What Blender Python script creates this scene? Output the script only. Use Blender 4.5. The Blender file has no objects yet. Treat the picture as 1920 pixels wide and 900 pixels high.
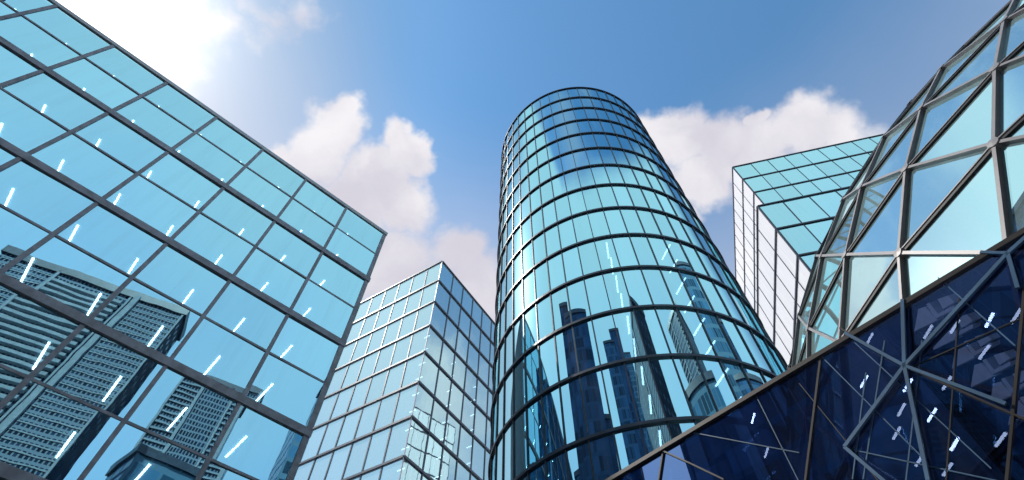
import bpy, math, random
from mathutils import Vector, Matrix
random.seed(7)
R = math.radians
sc = bpy.context.scene
COL = sc.collection

# ------------------------------------------------------------------ camera
CAM_H = 1.6
FPX = 996.0                       # focal length in pixels of the 1920 px wide photograph
PITCH = R(57.83)
cam_d = bpy.data.cameras.new('camera')
cam_d.sensor_width = 36.0
cam_d.lens = 36.0 * FPX / 1920.0
cam_d.clip_start = 0.1
cam_d.clip_end = 6000.0
cam = bpy.data.objects.new('camera', cam_d)
cam.location = (0, 0, CAM_H)
cam.rotation_euler = (R(90) + PITCH, 0, 0)
COL.objects.link(cam)
sc.camera = cam

# ------------------------------------------------------------------ exposure, sampling
sc.view_settings.view_transform = 'Standard'
sc.view_settings.look = 'None'
sc.view_settings.exposure = 0.5
sc.view_settings.gamma = 1.0
sc.render.engine = 'CYCLES'
sc.cycles.use_denoising = True
sc.cycles.max_bounces = 10
sc.cycles.glossy_bounces = 6
sc.cycles.transmission_bounces = 4
sc.cycles.transparent_max_bounces = 12
sc.cycles.caustics_reflective = False
sc.cycles.caustics_refractive = False
sc.cycles.sample_clamp_indirect = 6.0

# ------------------------------------------------------------------ sun and sky
SUN_AZ, SUN_EL = R(-79.2), R(52.8)          # azimuth clockwise from +Y
SUN = Vector((math.sin(SUN_AZ) * math.cos(SUN_EL), math.cos(SUN_AZ) * math.cos(SUN_EL), math.sin(SUN_EL)))
sun_d = bpy.data.lights.new('sun', 'SUN')
sun_d.energy = 3.0
sun_d.angle = R(0.5)
sun_d.color = (1.0, 0.95, 0.88)
sun = bpy.data.objects.new('sun', sun_d)
sun.rotation_euler = SUN.to_track_quat('Z', 'Y').to_euler()
sun.location = (-60, 20, 120)
COL.objects.link(sun)

def azel(az, el):
    az, el = R(az), R(el)
    return Vector((math.sin(az) * math.cos(el), math.cos(az) * math.cos(el), math.sin(el)))

def ray(x, y):
    """direction of a pixel of the 1920 x 900 photograph"""
    u, v = (x - 960) / FPX, -(y - 450) / FPX
    c, s = math.cos(PITCH), math.sin(PITCH)
    return Vector((u, c - v * s, s + v * c)).normalized()

world = bpy.data.worlds.new('World')
sc.world = world
world.use_nodes = True
NT = world.node_tree
NT.nodes.clear()

class G:
    """small helper round a node tree"""
    def __init__(self, nt): self.nt = nt
    def n(self, kind, **kw):
        nd = self.nt.nodes.new(kind)
        for k, v in kw.items(): setattr(nd, k, v)
        return nd
    def put(self, sock, v):
        if isinstance(v, bpy.types.NodeSocket): self.nt.links.new(v, sock)
        elif v is not None:
            if hasattr(sock.default_value, '__len__') and not hasattr(v, '__len__'): v = (v,) * len(sock.default_value)
            if hasattr(sock.default_value, '__len__') and len(sock.default_value) == 4 and len(v) == 3: v = (*v, 1)
            sock.default_value = v
    def math(self, op, a, b=None, c=None, clamp=False):
        m = self.n('ShaderNodeMath', operation=op, use_clamp=clamp)
        for i, v in enumerate((a, b, c)): self.put(m.inputs[i], v)
        return m.outputs[0]
    def vmath(self, op, a, b=None, out=0):
        m = self.n('ShaderNodeVectorMath', operation=op)
        self.put(m.inputs[0], a); self.put(m.inputs[1], b)
        return m.outputs[out]
    def ramp(self, v, a, b, c=0.0, d=1.0):
        m = self.n('ShaderNodeMapRange', interpolation_type='SMOOTHSTEP')
        for i, q in enumerate((v, a, b, c, d)): self.put(m.inputs[i], q)
        return m.outputs[0]
    def mix(self, f, a, b, blend='MIX'):
        m = self.n('ShaderNodeMix', data_type='RGBA', blend_type=blend)
        self.put(m.inputs[0], f); self.put(m.inputs[6], a); self.put(m.inputs[7], b)
        return m.outputs[2]
    def noise(self, vec, scale, detail=6.0, rough=0.55, out=0):
        m = self.n('ShaderNodeTexNoise')
        self.put(m.inputs['Vector'], vec); m.inputs['Scale'].default_value = scale
        m.inputs['Detail'].default_value = detail; m.inputs['Roughness'].default_value = rough
        return m.outputs[out]

g = G(NT)
tc = g.n('ShaderNodeTexCoord')
D = g.vmath('NORMALIZE', tc.outputs['Generated'])
sky = g.n('ShaderNodeTexSky', sky_type='NISHITA')
sky.sun_disc = False
sky.sun_elevation = SUN_EL
sky.sun_rotation = SUN_AZ
sky.air_density = 1.0
sky.dust_density = 0.3
sky.ozone_density = 1.0
sky.altitude = 0
sep = g.n('ShaderNodeSeparateXYZ'); g.put(sep.inputs[0], D)
elev = g.math('MULTIPLY', g.math('ARCSINE', sep.outputs[2]), 180 / math.pi)      # degrees
warp = g.vmath('SUBTRACT', g.noise(D, 5.0, 5.0, 0.6, out=1), (0.5, 0.5, 0.5))
wd = g.n('ShaderNodeVectorMath', operation='SCALE'); g.put(wd.inputs[0], warp); wd.inputs['Scale'].default_value = 0.16
DW = g.vmath('NORMALIZE', g.vmath('ADD', D, wd.outputs[0]))
n1 = g.noise(D, 8.5, 9.0, 0.60)
n2 = g.noise(D, 2.6, 5.0, 0.5)

def blobs(lst, dirs):
    """highest of several soft discs, each (direction, radius in degrees, height)"""
    out = None
    for d, r, h in lst:
        dot = g.vmath('DOT_PRODUCT', dirs, tuple(d), out=1)
        ang = g.math('MULTIPLY', g.math('ARCCOSINE', g.math('MINIMUM', dot, 0.99999)), 180 / math.pi)
        v = g.math('MULTIPLY', g.math('SUBTRACT', 1.0, g.math('DIVIDE', ang, r)), h)
        out = v if out is None else g.math('MAXIMUM', out, v)
    return out

PX = lambda x, y: ray(x, y)
cum = [(PX(640, 250), 4.0, 1), (PX(648, 225), 2.9, 1), (PX(605, 300), 3.6, 1), (PX(690, 345), 4.6, 1), (PX(775, 290), 3.3, 1), (PX(795, 275), 2.4, 1),
       (PX(560, 295), 2.6, 1), (PX(650, 400), 6.5, 1), (PX(740, 380), 5, 1), (PX(738, 325), 3.2, .9), (PX(845, 465), 4.2, 1), (PX(730, 500), 6.5, .9), (PX(880, 560), 7, .9),
       (PX(1265, 275), 4.2, 1), (PX(1345, 285), 4.6, 1), (PX(1430, 265), 4.2, .9), (PX(1495, 228), 4.0, 1), (PX(1560, 240), 3.8, .8),
       (PX(1405, 218), 1.5, .9), (PX(1310, 340), 4.4, 1), (PX(1290, 420), 2.6, .7), (PX(1600, 290), 5, .8),
       (PX(330, 30), 6.0, .7), (PX(420, 60), 3.6, .6), (PX(240, 70), 7, .8), (PX(530, 15), 3.6, .42), (PX(470, 35), 3.5, .5), (PX(150, 0), 7, 1),
       (azel(73, 41), 9, .48)]  # last one: unseen cloud added behind the dome to brighten the centre block's face
field = blobs(cum, DW)
dens = g.ramp(g.math('ADD', field, g.math('MULTIPLY', g.math('SUBTRACT', n1, 0.5), 1.0)), 0.06, 0.52)
# thin clouds over the half of the sky behind the camera, and the haze low down
back = [(azel(196, 69), 10, 1), (azel(150, 73), 6, .8), (azel(245, 70), 8, .8)]
thin = g.math('MULTIPLY', g.ramp(g.math('ADD', blobs(back, DW), g.math('MULTIPLY', g.math('SUBTRACT', n1, 0.5), 1.2)), 0.0, 0.8), 0.45)
cdot = g.vmath('DOT_PRODUCT', D, tuple(SUN), out=1)
wob = g.math('SUBTRACT', n2, 0.5)
el_h = g.math('ADD', g.math('ADD', elev, g.math('MULTIPLY', wob, 8.0)), g.math('MULTIPLY', g.math('SUBTRACT', 1.0, cdot), 24.0))
haze = g.ramp(el_h, 77.0, 45.0, 0.0, 0.94)
behind = g.ramp(sep.outputs[1], 0.12, -0.06)
el_b = g.math('ADD', g.math('ADD', elev, g.math('MULTIPLY', wob, 4.0)), g.math('MULTIPLY', g.math('MAXIMUM', g.math('SUBTRACT', cdot, 0.84), 0.0), -110.0))
veil = g.ramp(g.math('ADD', blobs([(azel(250, 84), 11.5, 1), (azel(150, 87), 6, 1)], D), g.math('MULTIPLY', wob, 0.5)), 0.0, 0.45)  # unseen bright veil added near the zenith to pale the dome's reflections
haze_b = g.math('MULTIPLY', g.math('MAXIMUM', g.ramp(el_b, 65.5, 61.5, 0.0, 1.0), g.math('MULTIPLY', veil, 0.85)), behind)
# clouds are white where thick in the sun and lavender grey in their own shade
shade = g.ramp(g.noise(DW, 4.0, 6.0, 0.5), 0.36, 0.62)
near = g.ramp(cdot, 0.965, 0.999)
ccol = g.mix(shade, (0.70, 0.68, 0.77), (0.95, 0.93, 0.96))
ccol = g.mix(near, ccol, (1.0, 1.0, 1.01))
glow = g.math('ADD', g.math('POWER', g.math('MAXIMUM', cdot, 0.0), 160.0), g.math('MULTIPLY', g.math('POWER', g.math('MAXIMUM', cdot, 0.0), 28.0), 0.14))
bg_sky = g.n('ShaderNodeBackground'); g.put(bg_sky.inputs[0], g.mix(1.0, g.mix(1.0, sky.outputs[0], (0.62, 0.96, 1.04), 'MULTIPLY'), g.mix(g.ramp(cdot, 0.86, 1.0), (1, 1, 1), (0.78, 0.68, 0.66)), 'MULTIPLY')); bg_sky.inputs[1].default_value = 0.15
SKYBG = bg_sky
bg_haze = g.n('ShaderNodeBackground'); g.put(bg_haze.inputs[0], (0.70, 0.715, 0.81)); bg_haze.inputs[1].default_value = 0.70
bg_hb = g.n('ShaderNodeBackground'); g.put(bg_hb.inputs[0], g.mix(g.ramp(g.math('ADD', elev, g.math('MULTIPLY', wob, 30.0)), 22.0, 62.0), (0.42, 0.64, 0.90), (0.62, 0.80, 0.86))); bg_hb.inputs[1].default_value = 0.80
bg_cloud = g.n('ShaderNodeBackground'); g.put(bg_cloud.inputs[0], ccol); bg_cloud.inputs[1].default_value = 0.68
bg_thin = g.n('ShaderNodeBackground'); g.put(bg_thin.inputs[0], (0.62, 0.66, 0.74)); bg_thin.inputs[1].default_value = 0.70
bg_glow = g.n('ShaderNodeBackground'); g.put(bg_glow.inputs[0], (1.0, 0.99, 0.96)); g.put(bg_glow.inputs[1], g.math('MULTIPLY', glow, 0.9))
def mixs(f, a, b):
    m = g.n('ShaderNodeMixShader'); g.put(m.inputs[0], f)
    NT.links.new(a.outputs[0], m.inputs[1]); NT.links.new(b.outputs[0], m.inputs[2]); return m
s = mixs(thin, bg_sky, bg_thin)
s = mixs(haze, s, bg_haze)
s = mixs(haze_b, s, bg_hb)
s = mixs(dens, s, bg_cloud)
add = g.n('ShaderNodeAddShader'); NT.links.new(s.outputs[0], add.inputs[0]); NT.links.new(bg_glow.outputs[0], add.inputs[1])
wo = g.n('ShaderNodeOutputWorld'); NT.links.new(add.outputs[0], wo.inputs[0])

# ------------------------------------------------------------------ materials
def new_mat(name):
    m = bpy.data.materials.new(name); m.use_nodes = True
    m.node_tree.nodes.clear()
    return m, G(m.node_tree)

def glass(name, tint, r0, through, wave=0.02, rough=0.0, wscale=0.35, milk=0.0, milk_col=(0.8, 0.9, 0.92), dust=0.05):
    """coated facade glass: a tinted mirror layer over tinted see-through glass, with a little dust and pane to pane variation"""
    m, q = new_mat(name)
    geo = q.n('ShaderNodeNewGeometry'); oi = q.n('ShaderNodeObjectInfo')
    pos = geo.outputs['Position']
    bump = q.n('ShaderNodeBump'); bump.inputs['Strength'].default_value = wave; bump.inputs['Distance'].default_value = 0.25
    q.put(bump.inputs['Height'], q.noise(pos, wscale, 2.0, 0.4))
    fr = q.n('ShaderNodeFresnel'); fr.inputs['IOR'].default_value = 1.5
    fac = q.math('ADD', r0, q.math('MULTIPLY', fr.outputs[0], 1.0 - r0), clamp=True)
    var = q.math('ADD', 0.93, q.math('MULTIPLY', oi.outputs['Random'], 0.11))
    tn = q.n('ShaderNodeVectorMath', operation='SCALE'); q.put(tn.inputs[0], tint); q.put(tn.inputs['Scale'], var)
    gl = q.n('ShaderNodeBsdfGlossy'); q.put(gl.inputs['Color'], tn.outputs[0]); gl.inputs['Roughness'].default_value = rough
    m.node_tree.links.new(bump.outputs[0], gl.inputs['Normal'])
    tr = q.n('ShaderNodeBsdfTransparent'); q.put(tr.inputs['Color'], through)
    mx = q.n('ShaderNodeMixShader'); q.put(mx.inputs[0], fac)
    m.node_tree.links.new(tr.outputs[0], mx.inputs[1]); m.node_tree.links.new(gl.outputs[0], mx.inputs[2])
    # rain streaks: noise stretched along the height
    st = q.vmath('MULTIPLY', pos, (1.6, 1.6, 0.12))
    k = q.math('ADD', milk, q.math('MULTIPLY', q.ramp(q.noise(st, 1.0, 5.0, 0.6), 0.42, 0.8), dust), clamp=True)
    df = q.n('ShaderNodeBsdfDiffuse'); q.put(df.inputs['Color'], milk_col)
    m2 = q.n('ShaderNodeMixShader'); q.put(m2.inputs[0], k)
    m.node_tree.links.new(mx.outputs[0], m2.inputs[1]); m.node_tree.links.new(df.outputs[0], m2.inputs[2])
    o = q.n('ShaderNodeOutputMaterial'); m.node_tree.links.new(m2.outputs[0], o.inputs[0])
    return m

def solid(name, col, rough=0.5, metal=0.0, vary=0.25, scale=1.5):
    m, q = new_mat(name)
    geo = q.n('ShaderNodeNewGeometry')
    k = q.ramp(q.noise(geo.outputs['Position'], scale, 5.0, 0.6), 0.3, 0.7, 1.0 - vary, 1.0 + vary * 0.6)
    b = q.n('ShaderNodeBsdfPrincipled')
    sc_ = q.n('ShaderNodeVectorMath', operation='SCALE'); q.put(sc_.inputs[0], col); q.put(sc_.inputs['Scale'], k)
    q.put(b.inputs['Base Color'], sc_.outputs[0])
    b.inputs['Roughness'].default_value = rough; b.inputs['Metallic'].default_value = metal
    o = q.n('ShaderNodeOutputMaterial'); m.node_tree.links.new(b.outputs[0], o.inputs[0])
    return m

def lamp(name, col, strength):
    m, q = new_mat(name)
    e = q.n('ShaderNodeEmission'); q.put(e.inputs[0], col); e.inputs[1].default_value = strength
    o = q.n('ShaderNodeOutputMaterial'); m.node_tree.links.new(e.outputs[0], o.inputs[0])
    return m

M = {}
M['glass_left'] = glass('cyan coated glass', (0.44, 0.82, 0.96), 0.82, (0.55, 0.85, 0.95), 0.02, dust=0.10)
M['glass_box'] = glass('cyan grid glass', (0.62, 0.95, 1.0), 0.86, (0.5, 0.8, 0.9), 0.02, milk=0.03, dust=0.12)
M['glass_cloud_pale'] = glass('cyan glass paled as cloud reflection', (0.74, 0.97, 1.0), 0.82, (0.5, 0.8, 0.9), 0.02, milk=0.22, dust=0.15)  # this face's paler tint paints in the bright cloud it reflects
M['glass_cloud_white'] = glass('glass whitened as cloud reflection', (0.95, 0.97, 1.0), 0.88, (0.5, 0.8, 0.9), 0.02, milk=0.65, milk_col=(0.88, 0.87, 0.88), dust=0.15)  # white tint and diffuse share paint in the reflected cloud and sun
M['glass_round'] = glass('blue curved glass', (0.48, 0.88, 1.0), 0.82, (0.35, 0.65, 0.9), 0.02, dust=0.08)
M['glass_step'] = glass('clear cyan glass', (0.55, 0.92, 0.97), 0.84, (0.5, 0.8, 0.9), 0.02, dust=0.10)
M['glass_dome'] = glass('fritted dome glass', (0.66, 0.96, 1.0), 0.86, (0.35, 0.6, 0.7), 0.012, milk=0.13, milk_col=(0.62, 0.90, 0.95), dust=0.12)
M['glass_dark'] = glass('navy tinted glass', (0.36, 0.47, 0.78), 0.62, (0.035, 0.05, 0.12), 0.01, dust=0.012)
M['alu'] = solid('weathered aluminium', (0.46, 0.43, 0.46), 0.45, 0.0, 0.3)
M['alu_pale'] = solid('pale aluminium', (0.42, 0.43, 0.47), 0.4, 0.0, 0.2)
M['alu_dark'] = solid('dark blue grey aluminium', (0.035, 0.045, 0.075), 0.4, 0.0, 0.3)
M['alu_mid'] = solid('mid blue grey aluminium', (0.06, 0.08, 0.12), 0.4, 0.0, 0.3)
M['steel'] = solid('light painted steel', (0.27, 0.26, 0.28), 0.45, 0.0, 0.15)
M['black'] = solid('black bar shade and tie rods', (0.012, 0.014, 0.02), 0.6)  # serves as painted shade on the dome bars, and for some tie rods
M['bronze'] = solid('brown metal edge', (0.05, 0.043, 0.042), 0.45, 0.0, 0.3)
M['cope'] = solid('pale coping', (0.78, 0.75, 0.72), 0.5, 0.0, 0.12)
M['core'] = solid('dark interior', (0.03, 0.05, 0.075), 0.8)
M['ceil'] = solid('office ceiling', (0.10, 0.17, 0.22), 0.8, 0.0, 0.1)
M['roof'] = solid('roof membrane', (0.22, 0.22, 0.23), 0.9)
M['light'] = lamp('fluorescent tube', (0.95, 0.98, 1.0), 14.0)
M['light_dim'] = lamp('dimmed fluorescent tube', (0.95, 0.98, 1.0), 6.0)
M['light_faint'] = lamp('faint mirrored light dash', (1.0, 0.92, 0.62), 15.0)
M['added_lattice'] = solid('blue grey added lattice steel', (0.075, 0.16, 0.28), 0.45, 0.0, 0.3)
M['light_wall'] = lamp('bright mirrored light dash', (1.0, 0.95, 0.72), 40.0)
M['pave'] = solid('stone paving', (0.17, 0.17, 0.18), 0.85, 0.0, 0.3, 0.2)

# ------------------------------------------------------------------ mesh helpers
class MB:
    def __init__(self): self.v = []; self.f = []; self.mi = []
    def quad(self, *p, mi=0):
        k = len(self.v); self.v += [Vector(q) for q in p]; self.f.append(tuple(range(k, k + len(p)))); self.mi.append(mi)
    def hexa(self, p, mi=0):
        """eight corners: 0-3 one end, 4-7 the other"""
        k = len(self.v); self.v += [Vector(q) for q in p]
        for f in ((0, 3, 2, 1), (4, 5, 6, 7), (0, 1, 5, 4), (1, 2, 6, 5), (2, 3, 7, 6), (3, 0, 4, 7)):
            self.f.append(tuple(k + i for i in f)); self.mi.append(mi)
    def box(self, o, a, b, c, mi=0):
        """corner o and three edge vectors"""
        o, a, b, c = map(Vector, (o, a, b, c))
        self.hexa([o, o + a, o + a + b, o + b, o + c, o + a + c, o + a + b + c, o + b + c], mi)
    def bar(self, p, q, w, d, up, mi=0):
        """bar from p to q, width w, depth d along up (centred on the line)"""
        p, q, up = Vector(p), Vector(q), Vector(up)
        t = (q - p).normalized(); s = t.cross(up).normalized(); u = s.cross(t).normalized()
        s *= w / 2; u *= d / 2
        self.hexa([p - s - u, p + s - u, p + s + u, p - s + u, q - s - u, q + s - u, q + s + u, q - s + u], mi)
    def mesh(self, name, off=(0, 0, 0)):
        off = Vector(off)
        me = bpy.data.meshes.new(name)
        me.from_pydata([v - off for v in self.v], [], self.f)
        for p, i in zip(me.polygons, self.mi): p.material_index = i
        me.update()
        return me

def link(name, me, mats, parent=None, loc=(0, 0, 0)):
    o = bpy.data.objects.new(name, me); COL.objects.link(o)
    for m in (mats if isinstance(mats, (list, tuple)) else [mats]):
        if len(me.materials) < (len(mats) if isinstance(mats, (list, tuple)) else 1): me.materials.append(m)
    o.parent = parent; o.location = loc
    return o

def thing(name, label, cat, loc, group=None):
    o = bpy.data.objects.new(name, None); COL.objects.link(o)
    o.location = loc; o.empty_display_size = 1
    o['label'] = label; o['category'] = cat
    if group: o['group'] = group
    return o

def part(name, mb, mats, root):
    """mesh in world coordinates that becomes a child of root"""
    me = mb.mesh(name, root.location)
    return link(name, me, mats, root)

def horiz(az): a = R(az); return Vector((math.sin(a), math.cos(a), 0))
UP = Vector((0, 0, 1))
CAMP = Vector((0, 0, CAM_H))

def pane_objects(root, mesh_by_size, cells, mat, jit, limit=100):
    """cells: (centre, right vector, up vector, width, height). The nearest ones become parts, the rest one part"""
    cells = sorted(cells, key=lambda c: -(c[3] * c[4] * abs(c[1].cross(c[2]).dot((c[0] - CAMP).normalized())) / (c[0] - CAMP).length_squared) * c[5])
    rest = MB(); mats = []
    for i, (c, r_, u_, w, h, _, *gm_) in enumerate(cells):
        mt = gm_[0] if gm_ else mat
        n_ = r_.cross(u_)
        ja, jb = random.gauss(0, jit), random.gauss(0, jit)
        if i < limit:
            key = (round(w, 3), round(h, 3), mt.name)
            if key not in mesh_by_size:
                m = MB(); m.quad((-w/2, -h/2, 0), (w/2, -h/2, 0), (w/2, h/2, 0), (-w/2, h/2, 0))
                me = m.mesh('window_pane'); me.materials.append(mt); mesh_by_size[key] = me
            o = bpy.data.objects.new('window_pane', mesh_by_size[key]); COL.objects.link(o)
            rot = Matrix((r_, u_, n_)).transposed().to_4x4() @ Matrix.Rotation(ja, 4, 'X') @ Matrix.Rotation(jb, 4, 'Y')
            o.parent = root
            o.matrix_basis = Matrix.Translation(c - root.location) @ rot
        else:
            a, b = r_ * w / 2, u_ * h / 2
            da, db = n_ * (w / 2 * jb), n_ * (h / 2 * ja)
            if mt not in mats: mats.append(mt)
            rest.quad(c - a - b + da - db, c + a - b - da - db, c + a + b - da + db, c - a + b + da + db, mi=mats.index(mt))
    if rest.f:
        o = part('window_pane', rest, mats, root); o['kind'] = 'stuff'

# ------------------------------------------------------------------ ground
gm = MB(); gm.quad((-2500, -2500, 0), (2500, -2500, 0), (2500, 2500, 0), (-2500, 2500, 0))
go = link('ground', gm.mesh('ground'), M['pave']); go['kind'] = 'structure'

# ------------------------------------------------------------------ left glass office building
def left_building():
    DL = 30.0
    d = ray(722, 437); e = Vector((d.x, d.y, 0)).normalized() * DL
    t = horiz(47.6); n = Vector((t.y, -t.x, 0))             # n points to the plaza
    root = thing('glass_office', 'large flat glass office facade with wide grey bands and square panes, filling the left side', 'office building', e)
    mod = 0.1463 * DL
    zs = [CAM_H + DL * q for q in (1.486, 1.2335, 0.9685, 0.7075, 0.4465, 0.1855)]
    NCOL = 10
    L = NCOL * mod
    P = lambda u, out, z: e + t * u + n * out + UP * z
    # panes
    cells = []
    lv = []
    for a, b in zip(zs, zs[1:]):
        m_ = (a + b) / 2; lv += [(m_, a), (b, m_)]
    lv.append((0.0, zs[-1]))
    for k in range(NCOL):
        for z0, z1 in lv:
            vis = 1.0 if z1 > 0.46 * DL else 0.02
            cells.append((P(-(k + .5) * mod, 0, (z0 + z1) / 2), t, UP, mod - 0.02, z1 - z0 - 0.02, vis))
    pane_objects(root, {}, cells, M['glass_left'], R(0.38))
    # vertical mullions
    for k in range(NCOL + 1):
        mb = MB(); w = 0.24 if k else 0.36
        mb.box(P(-k * mod - w / 2, -0.1, 0), t * w, n * 0.17, UP * (zs[0] - 0.02))
        part('mullion', mb, M['alu'], root)
    # heavy bands at every second floor, thin transoms between
    for i, z in enumerate(zs):
        mb = MB()
        if i == 0:
            mb.box(P(-L - .3, -0.12, z - 0.22), t * (L + .3 + .24), n * 0.24, UP * 0.42)
            part('parapet_coping', mb, M['cope'], root)
        else:
            mb.box(P(-L - .3, -0.12, z - 0.28), t * (L + .3 + .24), n * 0.26, UP * 0.52)
            part('floor_band', mb, M['alu'], root)
    for a, b in zip(zs, zs[1:]):
        z = (a + b) / 2; mb = MB()
        mb.box(P(-L, -0.08, z - 0.09), t * (L + .12), n * 0.13, UP * 0.15)
        part('transom', mb, M['alu'], root)
    # inside: ceilings, tubes, core wall; closed outer walls and roof
    DEP = 16.0
    ceil_z = []
    for a, b in zip(zs, zs[1:]): ceil_z += [a - 0.34, (a + b) / 2 - 0.1]
    ceil_z = [z for z in ceil_z if z > 4]
    for z in ceil_z:
        mb = MB(); mb.box(P(-L + .1, -DEP + .3, z), t * (L - .2), n * (DEP - 0.5), UP * 0.18)
        part('ceiling', mb, M['ceil'], root)
    tube = MB(); tube.box((-0.055, -1.35, -0.05), (0.11, 0, 0), (0, 2.7, 0), (0, 0, 0.05))
    tm = tube.mesh('ceiling_or_mirrored_light'); tm.materials.append(M['light'])
    rot = Matrix((t, n, UP)).transposed().to_4x4()
    cnt = 0
    for j, z in enumerate(ceil_z):
        for k in range(NCOL + 3):
            u = -(k - 1.28) * mod * 0.86
            if u > -0.6 or u < -L + 1 or cnt >= 99 or z < 0.55 * DL: continue
            o = bpy.data.objects.new('ceiling_or_mirrored_light', tm); COL.objects.link(o); o.parent = root
            o.matrix_basis = Matrix.Translation(P(u, -3.6, z - 0.03) - root.location) @ rot
            cnt += 1
    mb = MB(); mb.box(P(-L + .1, -DEP + .05, 0), t * (L - .2), n * 0.2, UP * (zs[0] - .5)); part('core_wall', mb, M['core'], root)
    mb = MB()
    mb.box(P(-L, -DEP - .3, 0), t * L, n * 0.3, UP * zs[0])
    part('rear_wall', mb, M['alu_mid'], root)
    for u in (-L - .35, -0.0):
        mb = MB(); mb.box(P(u, -DEP - .3, 0), t * 0.2, n * (DEP + .15), UP * (zs[0] - .3)); part('side_wall', mb, M['alu_mid'], root)
    mb = MB(); mb.box(P(-L, -DEP, zs[0] - .35), t * L, n * (DEP - .2), UP * 0.2); part('roof', mb, M['roof'], root)
left_building()

# ------------------------------------------------------------------ a gridded block with two visible faces
def block_face(root, corner, az, side, W, z1, z0, floor, mod, first, glass_mat, frame, lights, cells, rows_vis, inner=True, rail=0.30, mw=0.16, drop=0.0):
    """one glazed face that starts at corner and runs along az; side=+1/-1 turns the outward normal"""
    t = horiz(az); n = Vector((t.y, -t.x, 0)) * side
    P = lambda u, out, z: Vector((corner.x, corner.y, 0)) + t * u + n * out + UP * z
    us = [0.0, first]
    while us[-1] + mod < W - 0.3: us.append(us[-1] + mod)
    us.append(W)
    zz = [z1]
    while zz[-1] - floor > z0 + 0.3: zz.append(zz[-1] - floor)
    zz.append(z0)
    r_ = t if side > 0 else -t
    for i, (a, b) in enumerate(zip(zz, zz[1:])):
        for k, (u0, u1) in enumerate(zip(us, us[1:])):
            vis = 1.0 if i < rows_vis and k < 6 else 0.01
            cells.append((P((u0 + u1) / 2, 0, (a + b) / 2), r_, UP, u1 - u0 - .02, a - b - .02, vis, glass_mat))
    for k, u in enumerate(us[1:]):
        mb = MB(); mb.box(P(u - mw / 2, -0.05, z0), t * mw, n * (0.05 + mw * 0.45), UP * (z1 - z0 - .05)); part('mullion', mb, frame, root)
    for i, z in enumerate(zz[:-1]):
        mb = MB(); h = rail if i else rail * 0.8
        mb.box(P(0.0, -0.06, z - h / 2), t * W, n * (0.06 + rail * 0.6), UP * h); part('floor_band' if i else 'parapet_coping', mb, frame, root)
        if i and inner:
            mb = MB(); mb.box(P(0.5, -0.6, z - floor / 2 - .1), t * (W - 1), n * 0.5, UP * 0.2); part('ceiling_edge', mb, M['alu_mid'], root)
    if lights:
        t_len, every = lights
        tube = MB(); tube.box((-0.09, -t_len / 2, -0.05), (0.18, 0, 0), (0, t_len, 0), (0, 0, 0.05))
        tm = tube.mesh('ceiling_or_mirrored_light'); tm.materials.append(M['light_dim'])
        rot = Matrix((t, n, UP)).transposed().to_4x4()
        for z in zz[3:rows_vis + 1]:
            for q in (0.2, floor / 2 + .15):
                for k in range(0, len(us) - 1, 2):
                    u = us[k] + mod * 0.5
                    if u > W - 2: continue
                    o = bpy.data.objects.new('ceiling_or_mirrored_light', tm); COL.objects.link(o); o.parent = root
                    o.matrix_basis = Matrix.Translation(P(u, -1.5 - t_len / 2, z - q) - root.location) @ rot
    return P, n

def centre_block():
    DB = 78.0
    d = ray(829, 491); e = Vector((d.x, d.y, 0)).normalized() * DB
    zt = CAM_H + DB * 1.418
    root = thing('corner_office', 'pale cyan glass block with fine square grid, left of the round tower', 'office building', e)
    cells = []
    fl = 0.1028 * DB; md = 0.0572 * DB; W = 0.46 * DB
    block_face(root, e, -59, -1, W, zt, 0, fl, md, 0.056 * DB, M['glass_cloud_pale'], M['alu_mid'], None, cells, 8, rail=.46, mw=.28)
    block_face(root, e, 31.85, +1, W, zt, 0, fl, md, 0.064 * DB, M['glass_box'], M['alu_mid'], (1.6, 1), cells, 8, rail=.46, mw=.28)
    pane_objects(root, {}, cells, M['glass_box'], R(0.15))
    a, b = horiz(-59), horiz(31.85)
    mb = MB(); c = Vector((e.x, e.y, 0)); q = (a + b).normalized()
    mb.box(c - q * 0.22 - a * .0, (a - b).normalized() * 0.12 + q * .25, (b - a).normalized() * 0.12 + q * .25, UP * zt)
    part('corner_post', mb, M['alu_pale'], root)
    # dark inner core, roof and rear walls keep the inside dark
    mb = MB(); o = c + (a + b) * 5.0
    mb.box(o, a * (W - 5.5), b * (W - 5.5), UP * (zt - .6)); part('core', mb, M['core'], root)
    mb = MB(); mb.box(c + a * W - b * .0 + b * .05, a * .3, b * (W - .1), UP * (zt - .2)); mb.box(c + b * W + a * .05, b * .3, a * (W - .1), UP * (zt - .2)); part('rear_wall', mb, M['alu_mid'], root)
    mb = MB(); mb.box(c + a * .3 + b * .3 + UP * (zt - .5), a * (W - .4), b * (W - .4), UP * .25); part('roof', mb, M['roof'], root)
    nfl = int(zt / (fl / 2))
    mb = MB()
    for i in range(1, nfl):
        z = zt - i * fl / 2 - .12
        mb.box(c + a * .7 + b * .7 + UP * z, a * 4.0 + a * (W - 6), b * 4.2, UP * .2)
        mb.box(c + a * .7 + b * 5.0 + UP * z, a * 4.2, b * (W - 6), UP * .2)
    part('ceiling', mb, M['ceil'], root)
centre_block()

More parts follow.
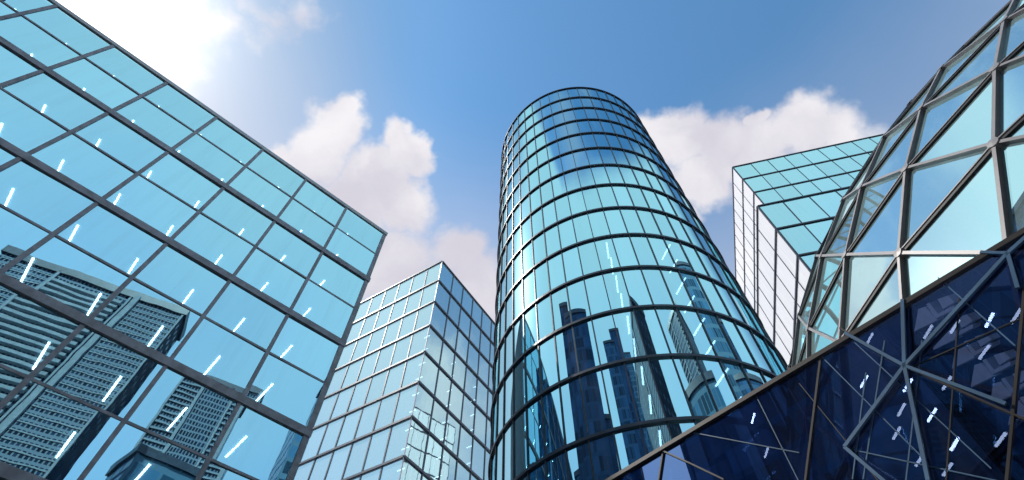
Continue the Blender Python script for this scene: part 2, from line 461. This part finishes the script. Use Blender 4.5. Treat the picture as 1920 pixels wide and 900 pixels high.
# ------------------------------------------------------------------ stepped block on the right: a tower on a wider base
def right_block():
    DT_ = 90.0
    d1 = ray(1374, 314); e1 = Vector((d1.x, d1.y, 0)).normalized() * DT_
    DBS = 64.0
    d2 = ray(1420.5, 387); e2 = Vector((d2.x, d2.y, 0)).normalized() * DBS
    zt = CAM_H + DT_ * 1.563
    zb = CAM_H + DBS * 1.322
    root = thing('stepped_office', 'stepped glass block with white left face and cyan front, behind the dome', 'office building', e2)
    cells = []
    fl = 0.0885 * DT_; md = 0.0508 * DT_
    zbot = zb + 0.1
    W1, D1 = 0.60 * DT_, 0.60 * DT_
    block_face(root, e1, 104, +1, W1, zt, zbot, fl, md, 0.055 * DT_, M['glass_step'], M['alu_dark'], None, cells, 4, rail=.34, mw=.16)
    block_face(root, e1, 14, -1, D1, zt, zbot, fl, md, 0.055 * DT_, M['glass_cloud_white'], M['alu_dark'], None, cells, 4, rail=.34, mw=.16)
    f2 = 0.1255 * DBS; m2 = 0.0705 * DBS
    W2, D2 = 1.2 * DBS, 1.15 * DBS
    block_face(root, e2, 104, +1, W2, zb, 0, f2, m2, 0.067 * DBS, M['glass_step'], M['alu_dark'], None, cells, 5, rail=.34, mw=.17)
    block_face(root, e2, 14, -1, D2, zb, 0, f2, m2, 0.075 * DBS, M['glass_cloud_white'], M['alu_dark'], None, cells, 5, rail=.34, mw=.17)
    pane_objects(root, {}, cells, M['glass_step'], R(0.15))
    a, b = horiz(104), horiz(14)
    for e, z0, z1, w, dd, nm in ((e1, zbot, zt, W1, D1, 'tower'), (e2, 0, zb, W2, D2, 'base')):
        c = Vector((e.x, e.y, 0))
        mb = MB(); mb.box(c + (a + b) * .8 + UP * z0, a * (w - 1.2), b * (dd - 1.2), UP * (z1 - z0 - .5)); part('core', mb, M['core'], root)
        mb = MB(); mb.box(c + (a + b) * .1 + UP * (z1 - .45), a * (w - .2), b * (dd - .2), UP * .3); part('roof', mb, M['roof'], root)
        mb = MB(); mb.box(c - (a + b) * .12 + UP * z0, a * .3, b * .3, UP * (z1 - z0)); part('corner_post', mb, M['alu_dark'], root)
        mb = MB(); mb.box(c + a * (w) + b * .05 + UP * z0, a * .25, b * (dd - .1), UP * (z1 - z0 - .2)); mb.box(c + b * dd + a * .05 + UP * z0, b * .25, a * (w - .1), UP * (z1 - z0 - .2)); part('rear_wall', mb, M['alu_mid'], root)
right_block()

# ------------------------------------------------------------------ round tower
def round_tower():
    DC = 31.0
    c = horiz(16.25) * DC
    RC = DC * math.sin(R(18.85))
    near = DC - RC
    root = thing('round_tower', 'tall cylindrical blue glass tower ringed with dark bands, mirroring a skyline, in the middle', 'tower', c)
    zt = CAM_H + near * 3.242
    fl = near * 0.1904
    zs = [zt - i * fl for i in range(18)]; zs = [z for z in zs if z > 1] + [0.0]
    NP = 51; da = 2 * math.pi / NP; a0 = R(196.43)
    pt = lambda a, r, z: Vector((c.x + math.sin(a) * r, c.y + math.cos(a) * r, z))
    # panes: curved, one mesh per storey height shared by turning copies
    SEG = 4
    def pane_mesh(h):
        mb = MB(); g_ = 0.012 / RC
        vs = []
        for i in range(SEG + 1):
            a = -da / 2 + g_ + (da - 2 * g_) * i / SEG
            vs.append((math.sin(a) * RC, math.cos(a) * RC))
        for i in range(SEG):
            (x0, y0), (x1, y1) = vs[i], vs[i + 1]
            mb.quad((x1, y1, 0), (x0, y0, 0), (x0, y0, h), (x1, y1, h))
        me = mb.mesh('window_pane'); me.materials.append(M['glass_round'])
        for p in me.polygons: p.use_smooth = True
        me.normals_split_custom_set_from_vertices([Vector((v.co.x, v.co.y, 0)).normalized() for v in me.vertices])
        return me
    meshes = {}
    cand = []
    for i, (z1, z0) in enumerate(zip(zs, zs[1:])):
        for k in range(NP):
            a = a0 + (k + .5) * da
            p = pt(a, RC, (z0 + z1) / 2); v = CAMP - p; nrm = Vector((math.sin(a), math.cos(a), 0))
            sz = nrm.dot(v.normalized()) / v.length_squared
            uv = (p - CAMP)
            fy = uv.y * math.cos(PITCH) + uv.z * math.sin(PITCH); yy = -uv.y * math.sin(PITCH) + uv.z * math.cos(PITCH)
            px = 960 + FPX * uv.x / fy; py = 450 - FPX * yy / fy
            if not (py < 905 and py < 855 - 0.63 * (px - 1245) + 30): sz *= 0.01
            cand.append((sz, i, a, z0, z1))
    cand.sort(key=lambda q: -q[0])
    rest = MB(); rn = []
    for q, (sz, i, a, z0, z1) in enumerate(cand):
        h = z1 - z0 - .02; key = round(h, 3)
        if key not in meshes: meshes[key] = pane_mesh(h)
        if q < 100:
            o = bpy.data.objects.new('window_pane', meshes[key]); COL.objects.link(o); o.parent = root
            o.location = (0, 0, z0 + .01); o.rotation_euler = (random.gauss(0, R(.02)), 0, -a + random.gauss(0, R(.04)))
        else:
            for s_ in range(SEG):
                b0, b1 = a - da / 2 + da * s_ / SEG, a - da / 2 + da * (s_ + 1) / SEG
                rest.quad(pt(b1, RC, z0 + .01), pt(b0, RC, z0 + .01), pt(b0, RC, z1 - .01), pt(b1, RC, z1 - .01))
    o = part('window_pane', rest, M['glass_round'], root); o['kind'] = 'stuff'
    me = o.data
    for p in me.polygons: p.use_smooth = True
    me.normals_split_custom_set_from_vertices([Vector((v.co.x, v.co.y, 0)).normalized() for v in me.vertices])
    # rings
    def ring(r0, r1, z0, z1, n=160):
        mb = MB()
        for i in range(n):
            a, b = 2 * math.pi * i / n, 2 * math.pi * (i + 1) / n
            mb.hexa([pt(a, r0, z0), pt(b, r0, z0), pt(b, r1, z0), pt(a, r1, z0), pt(a, r0, z1), pt(b, r0, z1), pt(b, r1, z1), pt(a, r1, z1)])
        return mb
    for i, z in enumerate(zs[:-1]):
        mb = ring(RC - .1, RC + .14, z - .085, z + (.085 if i else .05))
        part('ring_band' if i else 'roof_rim', mb, M['alu_mid'] if i else M['alu_dark'], root)
    for k in range(NP):
        a = a0 + k * da
        if math.cos(a - R(196)) < -0.2: continue
        mb = MB(); p = pt(a, RC + .02, 0)
        rd = Vector((math.sin(a), math.cos(a), 0)); tg = Vector((rd.y, -rd.x, 0))
        mb.box(p - tg * .032 - rd * .03, tg * .064, rd * .08, UP * (zt - .3)); part('mullion', mb, M['alu_mid'], root)
    # floors, tubes, core, roof
    mb = MB(); N = 64
    for z in [z - q for z in zs[:-1] for q in (.2,)]:
        if z < 3: continue
        for i in range(N):
            a, b = 2 * math.pi * i / N, 2 * math.pi * (i + 1) / N
            mb.hexa([pt(a, RC * .55, z), pt(b, RC * .55, z), pt(b, RC - .25, z), pt(a, RC - .25, z), pt(a, RC * .55, z + .1), pt(b, RC * .55, z + .1), pt(b, RC - .25, z + .1), pt(a, RC - .25, z + .1)])
    part('ceiling', mb, M['ceil'], root)
    part('core', ring(RC * .3, RC * .58, 0, zt - .4, 48), M['core'], root)
    mb = MB(); mb.quad(*[pt(-2 * math.pi * i / 64, RC - .1, zt - .2) for i in range(64)]); part('roof', mb, M['roof'], root)
    tube = MB(); tube.box((-0.045, -0.7, -0.03), (0.09, 0, 0), (0, 1.4, 0), (0, 0, 0.05))
    tm = tube.mesh('ceiling_or_mirrored_light'); tm.materials.append(M['light_dim'])
    for z in [z - q for z in zs[9:-1] for q in (.22, fl / 2 + .13)]:
        for k in (0, 1):
            a = R(191.6 - 27.0 * k)
            o = bpy.data.objects.new('ceiling_or_mirrored_light', tm); COL.objects.link(o); o.parent = root
            o.matrix_basis = Matrix.Translation(pt(a, RC - 1.0, z) - root.location) @ Matrix.Rotation(-a, 4, 'Z')
round_tower()

# ------------------------------------------------------------------ geodesic dome
def dome():
    DD = 20.0
    c = CAMP + azel(67.14, 10.87) * DD
    RD = DD * math.sin(R(39.46))
    base = Vector((c.x, c.y, 0))
    root = thing('glass_dome', 'rounded glass dome of triangular panes in a silver steel lattice, at the right edge', 'dome', base)
    rows = []
    el, j = -26.9, 0
    k7 = 7.05
    j0 = -5
    for j in range(j0, 7):
        e_ = 7.6 + k7 * j
        n = 40
        off = 251.5 + (0 if j % 2 == 0 else 4.5)
        rows.append((max(e_, -27.9), n, off))
    for e_, n in ((56.0, 20), (64, 20), (72, 10), (81, 10)):
        rows.append((e_, n, 251.5 + (0 if len(rows) % 2 else 180 / n)))
    node = lambda e_, a: c + azel(a, e_) * RD
    pts = [[node(e_, off + 360.0 / n * i) for i in range(n)] for e_, n, off in rows]
    ang = [[(off + 360.0 / n * i) % 360 for i in range(n)] for e_, n, off in rows]
    tris, edges = [], set()
    def near(a, row):
        n = len(ang[row]); return sorted(range(n), key=lambda q: abs((ang[row][q] - a + 180) % 360 - 180))
    for r_ in range(len(rows) - 1):
        n, m = len(pts[r_]), len(pts[r_ + 1])
        up_ = r_ + 1
        # march round both rows together
        i = 0; k = near(ang[r_][0], up_)[0]
        a, b = 0, 0
        A = lambda q: ang[r_][0] + 360.0 / n * q
        st = (ang[up_][k] - ang[r_][0] + 180) % 360 - 180
        B = lambda q: ang[r_][0] + st + 360.0 / m * q
        while a < n or b < m:
            if b >= m or (a < n and A(a + 1) + A(a) < B(b + 1) + B(b)):
                tris.append(((r_, a % n), (r_, (a + 1) % n), (up_, (k + b) % m))); a += 1
            else:
                tris.append(((r_, a % n), (up_, (k + b + 1) % m), (up_, (k + b) % m))); b += 1
    top = c + UP * RD
    last = len(rows) - 1
    P = lambda q: top if q == 'top' else pts[q[0]][q[1]]
    for i in range(len(pts[last])): tris.append(((last, i), (last, (i + 1) % len(pts[last])), 'top'))
    for t3 in tris:
        for x, y in zip(t3, t3[1:] + t3[:1]):
            edges.add(tuple(sorted((x, y), key=str)))
    def seen(p, nrm):
        v = CAMP - p
        if nrm.dot(v) < -1.0: return 0
        w = p - CAMP
        fz = w.y * math.cos(PITCH) + w.z * math.sin(PITCH); yy = -w.y * math.sin(PITCH) + w.z * math.cos(PITCH)
        if fz <= 0: return 0
        x, y = 960 + FPX * w.x / fz, 450 - FPX * yy / fz
        return (1.0 if -60 < y < 960 and x < 2000 else 0.01) / v.length
    # panels
    order = sorted(tris, key=lambda t3: -seen(sum((P(q) for q in t3), Vector()) / 3, ((sum((P(q) for q in t3), Vector()) / 3) - c).normalized()))
    rest = MB()
    for i, t3 in enumerate(order):
        ps = [P(q) for q in t3]
        nrm = (ps[1] - ps[0]).cross(ps[2] - ps[0])
        if nrm.dot(ps[0] - c) < 0: ps.reverse()
        cc = (ps[0] + ps[1] + ps[2]) / 3; out = (cc - c).normalized()
        if i < 96:
            mb = MB(); mb.quad(*ps); part('glass_panel', mb, M['glass_dome'], root)
        else: rest.quad(*ps)
    o = part('glass_panel', rest, M['glass_dome'], root); o['kind'] = 'stuff'
    eo = sorted(edges, key=lambda q: -seen((P(q[0]) + P(q[1])) / 2, ((P(q[0]) + P(q[1])) / 2 - c).normalized()))
    rest = MB()
    for i, (x, y) in enumerate(eo):
        p, q = P(x), P(y); mid = (p + q) / 2; out = (mid - c).normalized()
        horizontal = x != 'top' and y != 'top' and x[0] == y[0]
        mb = MB() if i < 98 else rest
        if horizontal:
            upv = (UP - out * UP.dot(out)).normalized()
            mb.bar(p, q, .083, .067, out, 1)  # black bar: shade of the underside put into the colour
            mb.bar(p + out * .033 + upv * .036, q + out * .033 + upv * .036, .025, .033, out, 0)  # pale strip painted as the sunlit upper edge
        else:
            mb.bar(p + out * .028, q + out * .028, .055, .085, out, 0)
            mb.bar(p - out * .022, q - out * .022, .13, .033, out, 1)  # wider black bar stands in for the rib's shaded sides
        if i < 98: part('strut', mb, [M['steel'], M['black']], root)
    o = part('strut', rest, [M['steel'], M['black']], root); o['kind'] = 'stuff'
    # node caps
    nodes = [(r_, i) for r_ in range(len(rows)) for i in range(len(pts[r_]))]
    nodes.sort(key=lambda q: -seen(P(q), (P(q) - c).normalized()))
    for q in nodes[:40]:
        p = P(q); out = (p - c).normalized(); s_ = out.orthogonal().normalized(); u_ = out.cross(s_)
        mb = MB(); ring_ = [s_ * math.cos(2 * math.pi * k / 10) + u_ * math.sin(2 * math.pi * k / 10) for k in range(10)]
        for k in range(10):
            a, b = ring_[k] * .085, ring_[(k + 1) % 10] * .085
            mb.quad(p + a - out * .05, p + b - out * .05, p + b + out * .08, p + a + out * .08)
            mb.quad(p + a + out * .08, p + b + out * .08, p + out * .09)
        part('node', mb, M['steel'], root)
    # plinth wall under the lowest row
    mb = MB(); r_ = RD * math.cos(R(27.5)) + .4
    for i in range(80):
        a, b = 2 * math.pi * i / 80, 2 * math.pi * (i + 1) / 80
        f = lambda q, rr, z: base + Vector((math.sin(q) * rr, math.cos(q) * rr, z))
        mb.hexa([f(a, r_ - .8, 0), f(b, r_ - .8, 0), f(b, r_, 0), f(a, r_, 0), f(a, r_ - .8, .5), f(b, r_ - .8, .5), f(b, r_, .5), f(a, r_, .5)])
    part('plinth', mb, M['pave'], root)
dome()

# ------------------------------------------------------------------ dark glass podium wall in the lower right
def podium():
    pdist = 5.1
    n = -horiz(47.6)                                # towards the camera
    t = horiz(-42.4)
    top = CAM_H + 0.803 * pdist
    o0 = horiz(47.6) * pdist
    root = thing('dark_glass_wall', 'dark navy glass wall with a brown top rail slanting across the lower right', 'glass wall', o0)
    def hit(x, y):
        d = ray(x, y); k = -pdist / d.dot(n); p = CAMP + d * k
        return (p - o0).dot(t), p.z
    P = lambda u, z, out=0.0: Vector((o0.x, o0.y, 0)) + t * u + UP * z + n * out
    
    nodes_u = [hit(1920 + 260, 430 - 164)[0] - 1, hit(1915, 435)[0], hit(1537, 662)[0], hit(1243, 845)[0]]
    rake = lambda x0, y0, x1, y1: (hit(x0, y0), hit(x1, y1))
    lines = [rake(1537, 665, 1510, 890), rake(1915, 550, 1885, 890), rake(1243, 846, 1235, 900)]
    cuts = []
    for (ua, za), (ub, zb) in lines:
        s_ = (ub - ua) / (zb - za)
        cuts.append((ua + s_ * (top - za), ua + s_ * (0 - za)))
    cuts.sort()
    step = cuts[-1][0] - cuts[-2][0]
    cuts.append((cuts[-1][0] + step, cuts[-1][1] + step)); cuts.append((cuts[-1][0] + step, cuts[-1][1] + step))
    cuts.insert(0, (cuts[0][0] - step, cuts[0][1] - step)); cuts.insert(0, (cuts[0][0] - step, cuts[0][1] - step))
    for (a, a2), (b, b2) in zip(cuts, cuts[1:]):
        mb = MB(); mb.quad(P(a + .01, top - .03), P(b - .01, top - .03), P(b2 - .01, 0), P(a2 + .01, 0))
        part('window_pane', mb, M['glass_dark'], root)
    for a, a2 in cuts:
        mb = MB(); mb.bar(P(a, top - .04, .012), P(a2, 0.01, .012), .02, .028, n); part('mullion', mb, M['bronze'], root)
    for pts in ([(1577, 617), (1700, 690), (1885, 772), (2000, 822)], [(1243, 846), (1300, 872), (1360, 901)]):
        q = [hit(*p) for p in pts]; mb = MB()
        for a, b in zip(q, q[1:]): mb.bar(P(*a, .02), P(*b, .02), .017, .028, n)
        part('transom', mb, M['bronze'], root)
    mb = MB(); mb.box(P(cuts[0][0], top - .035, -.015), t * (cuts[-1][0] - cuts[0][0]), n * .06, UP * .05); part('top_rail', mb, M['bronze'], root)
    for a, b in (((1700, 690), (1893, 480)), ((1700, 690), (1696, 566)), ((1700, 690), (1588, 628)), ((1700, 690), (1588, 842)), ((1700, 690), (1745, 905)), ((1700, 690), (1890, 762)),
                 ((1588, 842), (1665, 908)), ((1893, 480), (1912, 545)), ((1893, 480), (1842, 478)), ((1893, 480), (1960, 420))):
        q0, q1 = hit(*a), hit(*b); mb = MB(); mb.bar(P(*q0, .04), P(*q1, .04), .03, .028, n); part('added_lattice', mb, M['added_lattice'], root)  # added bars standing in for dome struts seen through the dark glass
    for a, b in (((1540, 668), (1740, 868)), ((1600, 640), (1860, 880)), ((1500, 720), (1650, 905)), ((1625, 700), (1600, 900)), ((1660, 640), (1620, 900)), ((1730, 640), (1700, 905)),
                 ((1800, 560), (1775, 905)), ((1420, 745), (1500, 905)), ((1710, 690), (1912, 600)), ((1588, 842), (1880, 905)), ((1760, 522), (1905, 650)), ((1300, 812), (1500, 850))):
        q0, q1 = hit(*a), hit(*b); mb = MB(); mb.bar(P(*q0, .012), P(*q1, .012), .010, .012, n); part('tie_rod', mb, M['added_lattice'] if a[0] % 3 else M['black'], root)
    tube = MB(); tube.box((-0.008, -0.085, -0.01), (0.016, 0, 0), (0, 0.17, 0), (0, 0, 0.016))
    tm = tube.mesh('ceiling_or_mirrored_light'); tm.materials.append(M['light_wall'])
    tm2 = tm.copy(); tm2.materials.clear(); tm2.materials.append(M['light_faint'])  # added glowing dashes stand in for lights mirrored in the glass
    for i_, (x, y) in enumerate(((1630, 636), (1620, 715), (1740, 622), (1790, 612), (1855, 600), (1905, 592), (1845, 660), (1702, 722),
                 (1690, 768), (1681, 812), (1747, 778), (1724, 862), (1775, 718), (1790, 832), (1776, 880), (1876, 824), (1412, 784), (1437, 848))):
        d = ray(x, y); p = CAMP + d * (-(pdist + .3) / d.dot(n))
        o = bpy.data.objects.new('ceiling_or_mirrored_light', tm if i_ % 3 == 1 else tm2); COL.objects.link(o); o.parent = root
        o.matrix_basis = Matrix.Translation(p - root.location) @ Matrix.Rotation(R(random.uniform(-4, 4)), 4, 'Z')
podium()

# ------------------------------------------------------------------ towers behind the camera, seen mirrored in the glass
def tower_mat(name, wall, glass_c, floor, bay, sill, pier, gloss=0.15):
    m, q = new_mat(name)
    tcn = q.n('ShaderNodeTexCoord'); geo = q.n('ShaderNodeNewGeometry')
    uv = q.n('ShaderNodeUVMap')
    sp = q.n('ShaderNodeSeparateXYZ'); q.put(sp.inputs[0], uv.outputs[0])
    fz = q.math('FRACT', q.math('DIVIDE', sp.outputs[1], floor)); fx = q.math('FRACT', q.math('DIVIDE', sp.outputs[0], bay))
    wz = q.math('GREATER_THAN', fz, sill); wx = q.math('GREATER_THAN', fx, pier)
    win = q.math('MULTIPLY', wz, wx)
    cell = q.n('ShaderNodeTexWhiteNoise', noise_dimensions='2D')
    cb = q.n('ShaderNodeCombineXYZ'); q.put(cb.inputs[0], q.math('FLOOR', q.math('DIVIDE', sp.outputs[0], bay))); q.put(cb.inputs[1], q.math('FLOOR', q.math('DIVIDE', sp.outputs[1], floor)))
    q.put(cell.inputs['Vector'], cb.outputs[0])
    gcol = q.mix(cell.outputs[0], tuple(x * .5 for x in glass_c), tuple(min(1, x * 2.2) for x in glass_c))
    b = q.n('ShaderNodeBsdfPrincipled')
    q.put(b.inputs['Base Color'], q.mix(win, wall, gcol)); q.put(b.inputs['Roughness'], q.math('SUBTRACT', 0.7, q.math('MULTIPLY', win, 0.55)))
    b.inputs['Specular IOR Level'].default_value = gloss
    o = q.n('ShaderNodeOutputMaterial'); m.node_tree.links.new(b.outputs[0], o.inputs[0])
    return m

def wall_quad(name, root, p0, t, W, z0, z1, mat, out=None):
    mb = MB(); mb.quad(p0 + UP * z0, p0 + t * W + UP * z0, p0 + t * W + UP * z1, p0 + UP * z1)
    o = part(name, mb, mat, root)
    uvl = o.data.uv_layers.new(name='UVMap')
    for li, uv in zip(range(4), ((0, z0), (W, z0), (W, z1), (0, z1))): uvl.data[li].uv = uv
    return o

def tower(name, label, corner, az1, L1, az2, L2, H, m1, m2, fins=None, piers=None, crown=None):
    """corner on the ground, two faces along az1 and az2, closed behind"""
    a, b = horiz(az1), horiz(az2)
    c = Vector((corner[0], corner[1], 0))
    root = thing(name, label, 'tower', c)
    wall_quad('front_wall', root, c, a, L1, 0, H, m1)
    wall_quad('side_wall', root, c, b, L2, 0, H, m2)
    wall_quad('side_wall', root, c + a * L1, b, L2, 0, H, m2)
    wall_quad('rear_wall', root, c + b * L2, a, L1, 0, H, m1)
    mb = MB(); mb.box(c - (a + b) * .3 + UP * H, a * (L1 + .6), b * (L2 + .6), UP * 1.2); part('roof', mb, M['alu_mid'], root)
    n = -b
    for f in (fins or []):
        u0, u1, dz, h, dp, mat, zlo, zhi = f
        mb = MB(); z = zhi
        while z > zlo:
            mb.box(c + a * u0 + UP * z, a * (u1 - u0), n * dp, UP * h); z -= dz
        part('balcony_band', mb, mat, root)
    for u, w, dp, mat in (piers or []):
        mb = MB(); mb.box(c + a * u, a * w, n * dp, UP * (H + .5)); part('pier', mb, mat, root)
    return root

conc = solid('pale concrete', (0.34, 0.41, 0.47), 0.8, 0, .15)
TM = {
 'grid': tower_mat('gridded concrete tower', (0.22, 0.30, 0.38), (0.012, 0.028, 0.055), 1.05, .50, .30, .34),
 'dark': tower_mat('dark blue glass', (0.03, 0.085, 0.19), (0.018, 0.055, 0.13), 3.8, 3.0, .2, .1),
 'blue': tower_mat('blue glass', (0.07, 0.17, 0.31), (0.025, 0.085, 0.18), 4.0, 2.4, .22, .12),
 'steel': tower_mat('steel blue glass', (0.12, 0.25, 0.36), (0.04, 0.12, 0.21), 3.8, 2.0, .3, .18),
 'slots': tower_mat('pale wall of tall slots', (0.16, 0.24, 0.30), (0.015, 0.03, 0.06), 5.0, .9, .12, .5),
 'dots': tower_mat('dark wall of small windows', (0.02, 0.04, 0.08), (0.05, 0.10, 0.16), 2.2, 1.3, .62, .6),
}
lit = solid('white balcony panel', (0.86, 0.87, 0.88), 0.6, 0, .08)

def mirrored_towers():
    nf = horiz(47.6); nf = Vector((nf.y, -nf.x, 0))
    d = ray(722, 437); E = Vector((d.x, d.y, 0)).normalized() * 30.0
    def behind(x, y, dist):
        d_ = ray(x, y); k = E.dot(nf) / d_.dot(nf); p = CAMP + d_ * k; r_ = d_ - nf * 2 * d_.dot(nf)
        return p + r_ * (dist / math.hypot(r_.x, r_.y))
    # gridded tower in the lower left of the left facade
    k = behind(342, 584, 42)
    tower('grid_tower', 'gridded concrete tower with dark balcony slots, mirrored in the lower left of the left facade', (k.x, k.y), 212.7, 24, 122.7, 5.4, k.z, TM['grid'], TM['dots'],
          fins=[(7.8, 15.8, 1.05, .45, .6, conc, 6, k.z - 2), (0.3, 6.2, 1.05, .15, .06, conc, 6, k.z - 1), (16.4, 23.5, 1.05, .15, .06, conc, 6, k.z - 1)],
          piers=[(6.3, .72, .46, conc), (0, .24, .2, conc), (16, .35, .3, conc), (7.3, .25, .25, conc)])
    k2 = behind(478, 742, 60)
    tower('slender_tower', 'slender gridded tower with pale piers, mirrored in the left facade beside its right edge', (k2.x, k2.y), 215, 12, 125, 8.5, k2.z, TM['grid'], TM['slots'],
          fins=[(.7, 2.5, 1.05, .2, .2, conc, 6, k2.z - 1.5), (8, 11.5, 1.05, .2, .2, conc, 6, k2.z - 1.5)], piers=[(0, .7, .5, conc), (2.6, .3, .3, conc), (7.8, .45, .4, conc), (11.6, .35, .3, conc)])
    k3 = behind(258, 852, 52)
    tower('low_office', 'lower flat roofed block mirrored at the foot of the slender tower', (k3.x, k3.y), 50, 16, 146, 8, k3.z, TM['steel'], TM['blue'])
mirrored_towers()

def step_tower():
    # dark tower whose stepped white panels are mirrored in the dark glass wall
    n_w = horiz(47.6); pd = 5.1
    nrm = horiz(338); t = horiz(68)                     # face normal and its horizontal direction
    def mirror_dir(x, y):
        d = ray(x, y); p = CAMP + d * (pd / d.dot(n_w)); return p, d - n_w * 2 * d.dot(n_w)
    p, r_ = mirror_dir(1830, 640); c0 = p + r_ * (42 / math.hypot(r_.x, r_.y))
    def on(x, y):
        p, r_ = mirror_dir(x, y); k = (c0 - p).dot(nrm) / r_.dot(nrm); q = p + r_ * k
        return (q - c0).dot(t), q.z
    W, DP, H = 28.0, 12.0, 42.0
    cor = Vector((c0.x, c0.y, 0)) - t * 16
    root = tower('step_tower', 'dark tower with white stepped panels, mirrored in the dark glass wall', (cor.x, cor.y), 68, W, 158, DP, H, TM['dark'], TM['dark'])
    z7 = lambda x, y: (1560 + x / 4.09, 480 + y / 4.09)
    motif = ([(865, 312), (950, 285), (1000, 332), (910, 388)],
             [(775, 352), (800, 340), (868, 425), (995, 358), (998, 388), (852, 462)],
             [(712, 388), (768, 372), (862, 472), (682, 560)])
    for k in range(-1, 6):
        for poly in motif:
            q = [on(*z7(x + 148 * k, y + 143 * k)) for x, y in poly]
            mb = MB(); m_ = len(q)
            f = lambda a, o: Vector((c0.x, c0.y, 0)) + t * a[0] + UP * a[1] + nrm * o
            mb.quad(*[f(a, .6) for a in q]); mb.quad(*[f(a, .02) for a in reversed(q)])
            for a, b in zip(q, q[1:] + q[:1]): mb.quad(f(a, .02), f(b, .02), f(b, .6), f(a, .6))
            part('balcony_panel', mb, lit, root)
step_tower()

def skyline():
    c = horiz(16.25) * 31.0
    spec = [  # bearing from the round tower, distance, width, depth, height, material, label
        (127, 60, 13, 14, 96, 'steel', 'slim steel blue tower mirrored near the right edge of the round tower'),
        (121, 66, 14, 14, 84, 'dark', 'narrow dark tower mirrored at the far right of the round tower'),
        (204.1, 109.4, 15, 14, 126, 'blue', 'blue tower with flat top left of the grid tower, mirrored in the round tower'),
        (198.5, 147.4, 18, 16, 172, 'dark', 'tall dark tower behind the flat topped blue one, mirrored in the round tower'),
        (194.5, 227, 30, 24, 236, 'steel', 'tallest and farthest steel blue tower, mirrored in the middle of the round tower'),
        (222, 76, 13, 10, 86, 'blue', 'short blue tower beside the broad dark one, mirrored in the round tower'),
        (118, 58, 22, 10, 62, 'blue', 'low blue block mirrored low at the right of the round tower'),
        (183, 172, 62, 26, 146, 'blue', 'wide blue slab in the distance, mirrored low in the middle of the round tower'),
        (225, 72, 22, 14, 100, 'dark', 'broad dark tower mirrored left of centre in the round tower'),
        (234, 74, 9, 9, 106, 'dark', 'thin dark tower standing alone, mirrored left in the round tower'),
        (229, 84, 16, 12, 92, 'steel', 'steel blue tower between two dark ones, mirrored in the round tower'),
        (221, 84, 22, 10, 78, 'dark', 'added dark slab hiding sky behind the step tower, mirrored in the dark glass wall'),  # slab added to keep bright sky out of the dark wall's reflection
        (231, 92, 34, 12, 72, 'blue', 'added wide blue slab hiding sky below the thin dark tower, mirrored in the round tower'),  # added to close a sky gap in the dark wall's reflection
    ]
    for az, dist, w, dp, h, m, lab in spec:
        p = Vector((c.x, c.y, 0)) + horiz(az) * dist
        a = horiz(az + 90)
        tower('skyline_tower', lab, ((p + a * w / 2).x, (p + a * w / 2).y), az - 90, w, az, dp, h, TM[m], TM['dark'])
skyline()
